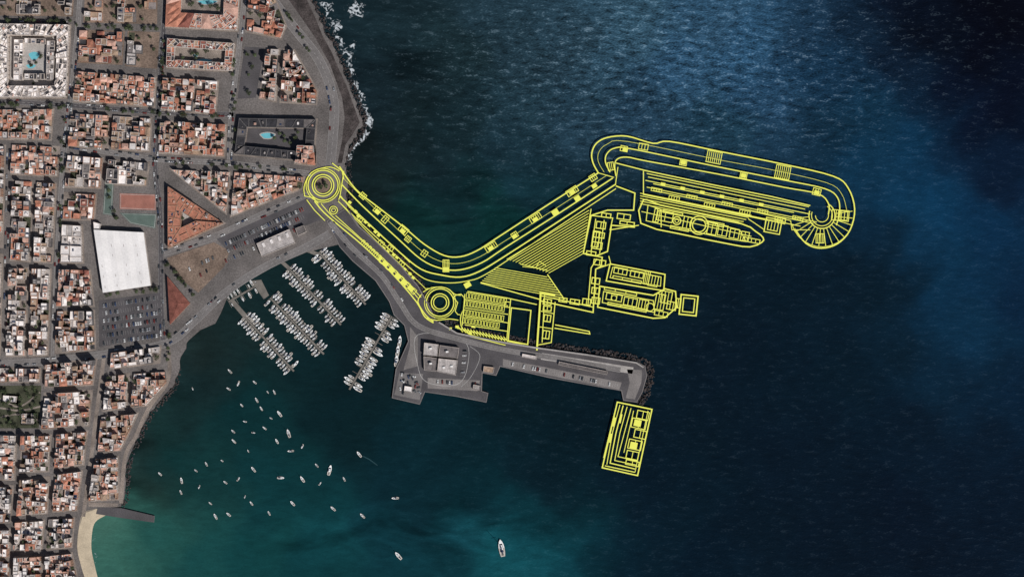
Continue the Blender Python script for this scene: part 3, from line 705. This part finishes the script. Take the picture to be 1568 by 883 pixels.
for k,(x0,x1) in enumerate(((990,1238),(992,1232),(988,1240),(1000,1215),(990,1250),(1000,1245),(985,1225))):
    off=4+k*5.2; sl=0.205; P.l([(x0,262+off),(x1,262+off+(x1-x0)*sl)],1.2)
for k in range(5): P.l([(980,296+k*4),(1150-k*4,296+k*4+(170-k*4)*0.2)],1.15)
for k in range(9): P.rect(1005+k*27,291+k*5.4+(k%2)*7,16,5,11.5,1,3)
for k in range(6): P.rect(1015+k*30,282+k*6.2,7,4,11.5,fill=True)
for x,y,w,h in ((920,345,14,10),(917,360,16,8),(914,376,15,10),(928,330,14,6),(955,332,20,8),(960,342,22,5),(912,366,10,24),(905,388,14,6)): P.rect(x,y,w,h,8,1.4,1)
for p,w in (([(895,388),(922,394),(920,408),(912,412),(908,478),(826,460)],1.8),([(826,452),(900,468),(905,410),(914,396)],1.4),([(912,412),(935,404),(932,392)],1.3),([(828,448),(822,536)],2.6),([(834,450),(830,524)],1.2),([(850,462),(844,524),(822,528)],1.4),
   ([(850,497),(902,507),(903,511),(849,502)],1.5),([(826,448),(850,452)],2.4),([(846,456),(908,470)],1.4),([(828,476),(848,480)],1.2),([(826,500),(846,503)],1.2),([(778,522),(820,532)],1.4)): P.l(p,w)
for x,y,w,h in ((838,462,12,8),(838,472,12,7),(838,487,10,10),(836,512,10,12),(912,430,12,9),(912,445,12,9),(912,460,12,9),(898,462,12,9),(880,462,14,7),(862,459,12,6),(918,402,18,8)): P.rect(x,y,w,h,8,1.4,1)
P.done()
P=Plan('ferry_outline')
P.l([(985,306),(981,342),(1040,358),(1118,374),(1148,378),(1166,371),(1168,364),(1156,354),(1128,340),(1010,314)],1.9,True,2)
P.l([(992,314),(989,338),(1040,350),(1116,366),(1142,370),(1132,352),(1020,324)],1.2,True)
P.c(1070,345,14,1.5); P.c(1070,345,10,1.5); P.c(1036,338,6,1.5); P.c(1036,338,3,1)
for x,y,w,h in ((1018,332,24,14),(1052,341,12,18),(1090,350,14,18),(1106,353,14,16),(1124,358,14,14),(1140,362,12,14),(1005,330,8,20),(1095,343,26,5),(1030,326,30,4),(1040,350,28,4)): P.rect(x,y,w,h,11,1.2,1)
P.l([(982,324),(1150,362)],1.1); P.l([(1012,321),(1012,348)],1.4)
P.rect(1183,346,24,22,11,1.5); P.rect(1183,346,15,14,11,1.2,2); P.rect(1196,338,12,8,11,1.1); P.l([(1145,335),(1170,352),(1172,336)],1.2); P.rect(1150,368,26,6,11,1.2,3); P.l([(1145,322),(1210,338),(1212,352),(1240,352)],1.1)
P.l([(934,404),(1018,420),(1016,445),(928,430)],1.8,True); P.l([(938,409),(1012,424),(1011,438),(934,425)],1.1,True)
for x,y,w,h in ((950,415,20,9),(975,420,20,9),(1000,430,14,16),(960,428,44,4),(990,425,8,20)): P.rect(x,y,w,h,11,1.2,2)
P.l([(918,438),(1000,452),(1018,442),(1034,446),(1036,470),(1018,486),(1000,487),(915,470)],1.9,True)
P.l([(924,446),(1000,460),(1002,478),(922,463)],1.2,True); P.c(995,470,6,1.2); P.c(940,456,4,1)
for x,y,w,h in ((940,455,24,10),(965,462,20,12),(985,466,14,14),(1010,462,14,24),(1020,455,16,18),(1028,468,14,12),(1012,480,20,7),(960,470,60,4),(950,446,50,4)): P.rect(x,y,w,h,11,1.2,2)
P.rect(1054,467,26,30,6,2.0); P.rect(1054,467,17,21,6,1.5); P.rect(1038,464,8,14,6,1.2,1)
P.done()
P=Plan('parking_outline')
P.l([(716,446),(776,456),(822,466)],1.4); P.l([(706,482),(706,498),(720,512),(770,524)],1.4,sm=2)
for (x0,y0,n) in ((716,452,13),(713,464,13),(712,478,13),(710,490,12)):
    for i in range(n): P.rect(x0+i*4.8,y0+i*0.75,3.2,8,8,0.8,0)
for y in (458,471,484,497): P.l([(712,y),(778,y+10)],1.2)
P.l([(782,458),(776,520)],1.3); P.l([(712,450),(708,498)],1.3)
for i in range(16): x=702+i*4.6; P.l([(x,500+i*1.0),(x+7,508+i*1.0)],1.2)
P.l([(700,502),(776,520)],1.3); P.l([(706,511),(774,528)],1.3)
P.l([(783,471),(813,475),(808,527),(778,521)],1.6,True); P.rect(777,466,8,8,8,1.2); P.rect(700,500,5,4,0,fill=True); P.rect(725,500,6,3,8,fill=True);P.rect(690,503,4,4,0,fill=True); P.rect(720,510,5,4,10,fill=True)
P.done()
P=Plan('quay_end_outline')
P.l([(945,615),(998,626),(976,727),(922,715)],1.9,True)
P.l([(949,619),(938,660),(929,710)],1.2); P.l([(954,620),(943,662),(934,708),(972,717)],1.6); P.l([(960,622),(949,662),(941,704),(974,711)],1.2); P.l([(966,624),(946,698),(976,705)],1.2); P.l([(970,628),(955,692)],1.1)
P.l([(992,628),(972,722)],1.1); P.l([(926,712),(972,722)],1.4); P.l([(943,622),(924,700)],1.1)
for x,y,w,h in ((984,635,18,12),(978,648,22,14),(980,664,18,12),(972,680,20,14),(968,696,18,12),(968,708,20,7)): P.rect(x,y,w,h,12,1.3,1)
for x,y in ((976,647),(970,681),(940,645),(935,670),(950,640)): P.rect(x,y,11 if x>960 else 3,10 if x>960 else 14,12,fill=True)
P.done()
# ------------------------------------------------------------ sea
CP=[(600,50,22,38,44),(560,110,20,34,40),(700,90,26,44,50),(790,60,34,55,66),(850,60,40,64,78),(950,50,50,80,98),(1050,110,46,80,106),(1150,60,44,80,108),(1180,140,38,70,96),(1250,60,28,54,76),(1250,130,24,54,78),(1300,130,20,46,68),(1320,40,17,36,54),(1100,30,46,78,102),
(1360,90,12,27,44),(1420,40,7,13,25),(1400,10,8,16,30),(1490,80,6,9,21),(1530,40,6,8,18),(1450,120,8,17,34),(1380,150,13,34,54),(1500,180,8,18,36),(1540,150,7,13,28),(1530,250,10,26,46),(1460,210,12,36,58),(1400,230,14,50,76),(1350,280,15,50,74),(1330,230,15,49,72),(1350,200,16,47,68),(1300,180,18,49,70),(1430,330,13,52,80),(1390,330,14,52,78),(1400,390,13,48,73),(1500,350,11,42,68),(1450,430,12,46,70),(1500,440,11,42,66),(1500,520,12,44,67),(1450,510,11,42,64),(1550,600,8,30,49),(1500,590,9,32,50),(1560,450,10,35,58),(1430,550,10,35,53),
(1350,380,9,29,43),(1375,440,8,27,40),(1395,520,8,27,40),(1330,430,8,26,38),(1270,215,15,42,60),(1230,200,20,47,66),(1180,190,26,53,73),(1330,340,10,34,52),(1270,420,8,25,37),(1200,450,8,25,37),(1100,450,8,24,35),(1300,550,7,24,36),(1200,580,7,23,35),(1100,550,8,23,35),(1200,700,7,22,35),(1300,800,6,20,33),(1400,650,7,23,37),(1480,700,7,23,38),(1400,800,6,19,33),(1540,780,6,21,36),(1150,800,6,21,33),(1000,750,7,24,36),(1000,830,7,26,38),(900,620,7,24,33),(1050,420,8,25,35),(1050,650,7,23,34),(850,640,7,26,34),(850,720,8,28,37),(800,700,9,31,40),(700,690,9,34,42),(600,700,10,37,45),(620,800,12,48,56),(500,830,13,55,60),
(400,850,16,60,62),(300,840,22,66,66),(230,830,30,74,70),(170,830,50,94,84),(158,810,66,106,94),(200,810,36,76,70),(205,720,26,44,42),(225,670,24,41,41),(260,650,20,45,45),(300,600,20,38,40),(300,700,17,50,51),(400,650,13,45,48),(420,760,13,50,54),(340,520,22,38,39),(300,545,24,37,37),(560,420,13,28,31),(450,450,18,36,38),(480,560,12,34,38),(400,560,16,38,40),(560,540,12,29,34),(530,640,10,32,37),
(590,280,18,32,34),(650,330,12,42,42),(740,350,11,46,46),(700,300,14,38,42),(820,300,16,42,50),(600,200,18,32,36),(560,230,20,30,32),(700,230,22,40,46),(800,180,32,55,66),(900,180,36,61,76),(1000,180,36,63,82),(900,260,20,41,52),(820,240,24,46,56),(1100,200,28,57,74),(850,430,9,24,30),(900,360,10,27,35),(760,860,17,72,80),(800,865,17,72,82),(860,860,13,60,70),(700,840,12,50,58),(760,760,9,38,46),(900,850,8,38,48),(950,860,7,29,41),(820,800,10,47,55),(1150,350,11,31,45),(1000,350,10,29,40),(780,600,8,26,33),(1100,860,6,23,36),(650,760,10,37,45)]
def ax_(lo,hi,step,far):
    fine=list(np.arange(lo,hi+step,step)); l=[];s=step;x=lo
    while x>-far: s*=1.35; x-=s; l.append(x)
    r=[];s=step;x=fine[-1]
    while x<far: s*=1.35; x+=s; r.append(x)
    return np.array(l[::-1]+fine+r)
xs=ax_(110,1640,4,9000); ys=ax_(-40,920,4,9000)
X,Y=np.meshgrid(xs,ys); nx,ny=len(xs),len(ys)
wx=X+16*np.sin(Y/41+1.3+X/110)+9*np.sin(Y/17+X/23)+4*np.sin(X/7.7-Y/9.1); wy=Y+16*np.sin(X/47+.5-Y/90)+9*np.sin(X/19-Y/23)+4*np.sin(X/8.3+Y/6.9)
acc=np.zeros((ny,nx,3)); ws=np.zeros((ny,nx))
for x,y,r,g,bl in CP:
    w=1/((wx-x)**2+(wy-y)**2+34**2)**2.3; acc+=w[...,None]*np.array(srgb((r,g,bl))); ws+=w
colr=acc/ws[...,None]
def segd(px,py,path):
    d=np.full(px.shape,1e9)
    for (x0,y0),(x1,y1) in zip(path[:-1],path[1:]):
        t=np.clip(((px-x0)*(x1-x0)+(py-y0)*(y1-y0))/((x1-x0)**2+(y1-y0)**2),0,1); d=np.minimum(d,np.hypot(px-x0-t*(x1-x0),py-y0-t*(y1-y0)))
    return d
foam=0.8*np.exp(-(segd(X,Y,[(400,-300),(470,-40),(500,20),(520,60),(533,90),(545,130),(560,165),(567,190),(556,212),(538,228),(533,246)])/5.5)**2)
for x,y,r in ((545,16,13),(517,40,9),(535,85,7),(566,187,7),(540,70,6),(505,12,7)): foam=np.maximum(foam,1.15*np.exp(-((X-x)**2+(Y-y)**2)/r**2))
foam=np.maximum(foam,0.45*np.exp(-(segd(X,Y,[(146,805),(143,830),(147,870)])/4)**2))
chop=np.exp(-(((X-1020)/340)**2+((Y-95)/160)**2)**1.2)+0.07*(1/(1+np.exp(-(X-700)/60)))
reef=np.exp(-(((X-680)/130)**2+((Y-300)/90)**2))+0.8*np.exp(-(((X-600)/90)**2+((Y-90)/120)**2))+1.0*np.exp(-(((X-640)/200)**2+((Y-820)/50)**2))+0.9*np.exp(-(segd(X,Y,[(290,520),(272,585),(222,650),(200,700),(200,770)])/22)**2)
me=bpy.data.meshes.new('sea')
V=np.stack([(X-784)*S,(441.5-Y)*S,np.zeros_like(X)],-1).reshape(-1,3)
idx=np.arange(nx*ny).reshape(ny,nx); F=np.stack([idx[1:,:-1],idx[1:,1:],idx[:-1,1:],idx[:-1,:-1]],-1).reshape(-1,4)
me.vertices.add(len(V)); me.vertices.foreach_set('co',V.ravel()); me.loops.add(F.size); me.loops.foreach_set('vertex_index',F.ravel().astype(np.int32))
me.polygons.add(len(F)); me.polygons.foreach_set('loop_start',np.arange(0,F.size,4,dtype=np.int32)); me.update(calc_edges=True)
ca=me.color_attributes.new('water_colour','FLOAT_COLOR','POINT'); ca.data.foreach_set('color',np.concatenate([colr,np.ones((ny,nx,1))],-1).ravel())
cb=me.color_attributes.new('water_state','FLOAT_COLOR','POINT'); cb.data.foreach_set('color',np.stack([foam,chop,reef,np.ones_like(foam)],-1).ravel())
sea=bpy.data.objects.new('sea',me); COL.objects.link(sea)
m,nt,bs=newmat('sea_water'); N=nt.nodes; L=nt.links; me.materials.append(m)
def node(t,**k):
    n=N.new(t)
    for a,v in k.items(): setattr(n,a,v)
    return n
def math_(op,a,b_=None):
    n=node('ShaderNodeMath',operation=op)
    for i,v in enumerate((a,b_)):
        if v is None: continue
        if isinstance(v,(int,float)): n.inputs[i].default_value=v
        else: L.new(v,n.inputs[i])
    return n.outputs[0]
def mr(v,a,b_,c,d,cl=True):
    n=node('ShaderNodeMapRange'); n.clamp=cl
    for i,q in zip((1,2,3,4),(a,b_,c,d)): n.inputs[i].default_value=q
    L.new(v,n.inputs[0]); return n.outputs[0]
A1=node('ShaderNodeVertexColor',layer_name='water_colour'); A2=node('ShaderNodeVertexColor',layer_name='water_state')
sep=node('ShaderNodeSeparateColor'); L.new(A2.outputs['Color'],sep.inputs[0]); fo,ch,re=sep.outputs
geo=node('ShaderNodeNewGeometry')
def noi(scale,det,rot=0,sx=1,sy=1,dist=0):
    mp=node('ShaderNodeMapping'); mp.inputs['Rotation'].default_value=(0,0,rot); mp.inputs['Scale'].default_value=(sx,sy,1); L.new(geo.outputs['Position'],mp.inputs['Vector'])
    n=node('ShaderNodeTexNoise'); n.inputs['Scale'].default_value=scale; n.inputs['Detail'].default_value=det; n.inputs['Distortion'].default_value=dist; L.new(mp.outputs[0],n.inputs['Vector']); return n.outputs['Fac']
swell=noi(0.2,4,0.6,0.35,1,0.4); fineN=noi(0.7,3,0.6,0.5,1); patch=noi(0.03,6,0,1,1,0.6); bigp=noi(0.008,4); streak=noi(0.03,5,-0.35,0.35,1,0.8)
w1=mr(swell,0.38,0.66,-1,1,False); w2=mr(fineN,0.35,0.65,-1,1,False)
wsum=math_('ADD',math_('MULTIPLY',w1,0.6),math_('MULTIPLY',w2,0.45))
amp=math_('ADD',math_('MULTIPLY',ch,0.56),0.13)
gain=math_('ADD',math_('MULTIPLY',wsum,amp),1.0)  # wave noise lightens and darkens the base colour, standing in for glossy reflections
rf=math_('MULTIPLY',mr(streak,0.35,0.65,-0.55,0.55,False),re)
pg=math_('ADD',mr(patch,0.3,0.7,-0.1,0.1),mr(bigp,0.3,0.7,-0.07,0.07))
gain=math_('MAXIMUM',math_('MULTIPLY',gain,math_('ADD',math_('ADD',rf,pg),1.0)),0.25)
sc=node('ShaderNodeVectorMath',operation='SCALE'); L.new(A1.outputs['Color'],sc.inputs[0]); L.new(gain,sc.inputs['Scale'])
glint_tint=math_('MULTIPLY',mr(wsum,0.4,1.0,0,1),math_('MULTIPLY',ch,0.36))  # sun glints on the choppy water, painted into the base colour as pale flecks
mx=node('ShaderNodeMix',data_type='RGBA'); L.new(glint_tint,mx.inputs[0]); L.new(sc.outputs[0],mx.inputs[6]); mx.inputs[7].default_value=(0.26,0.36,0.43,1)
fn=noi(0.2,6,0,1,1,1.2)
fm=mr(math_('ADD',fo,math_('MULTIPLY',math_('SUBTRACT',fn,0.5),3.4)),0.66,1.1,0,0.9)
fm=math_('MULTIPLY',fm,mr(fo,0.08,0.35,0,1))
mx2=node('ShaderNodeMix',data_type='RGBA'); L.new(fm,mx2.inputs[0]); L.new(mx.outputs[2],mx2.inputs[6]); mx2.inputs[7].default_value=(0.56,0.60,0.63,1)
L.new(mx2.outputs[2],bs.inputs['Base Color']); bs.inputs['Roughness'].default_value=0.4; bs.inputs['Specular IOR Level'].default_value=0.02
bp=node('ShaderNodeBump'); bp.inputs['Strength'].default_value=0.5; bp.inputs['Distance'].default_value=0.6; L.new(math_('MULTIPLY',wsum,math_('ADD',ch,0.14)),bp.inputs['Height']); L.new(bp.outputs[0],bs.inputs['Normal'])
# ------------------------------------------------------------ light, sky, camera
el=math.radians(46); az=math.radians(138)
sd=Vector((math.sin(az)*math.cos(el),math.cos(az)*math.cos(el),math.sin(el)))
sl=bpy.data.lights.new('sun','SUN'); sl.energy=4.1; sl.angle=math.radians(0.5); sl.color=(1,0.965,0.92)
so=bpy.data.objects.new('sun',sl); COL.objects.link(so); so.rotation_euler=sd.to_track_quat('Z','Y').to_euler(); so.location=sd*800
w=bpy.data.worlds.new('World'); scene.world=w; w.use_nodes=True; wn=w.node_tree
sky=wn.nodes.new('ShaderNodeTexSky'); sky.sky_type='NISHITA'; sky.sun_disc=False; sky.sun_elevation=el; sky.sun_rotation=az
wn.links.new(sky.outputs[0],wn.nodes['Background'].inputs[0]); wn.nodes['Background'].inputs[1].default_value=0.05
H=2500
cam=bpy.data.cameras.new('camera'); cam.sensor_width=36; cam.lens=36*H/(1568*S); cam.clip_end=60000; cam.clip_start=10
co=bpy.data.objects.new('camera',cam); co.location=(0,0,H); COL.objects.link(co); scene.camera=co
scene.view_settings.view_transform='Standard'; scene.view_settings.look='None'; scene.view_settings.exposure=0
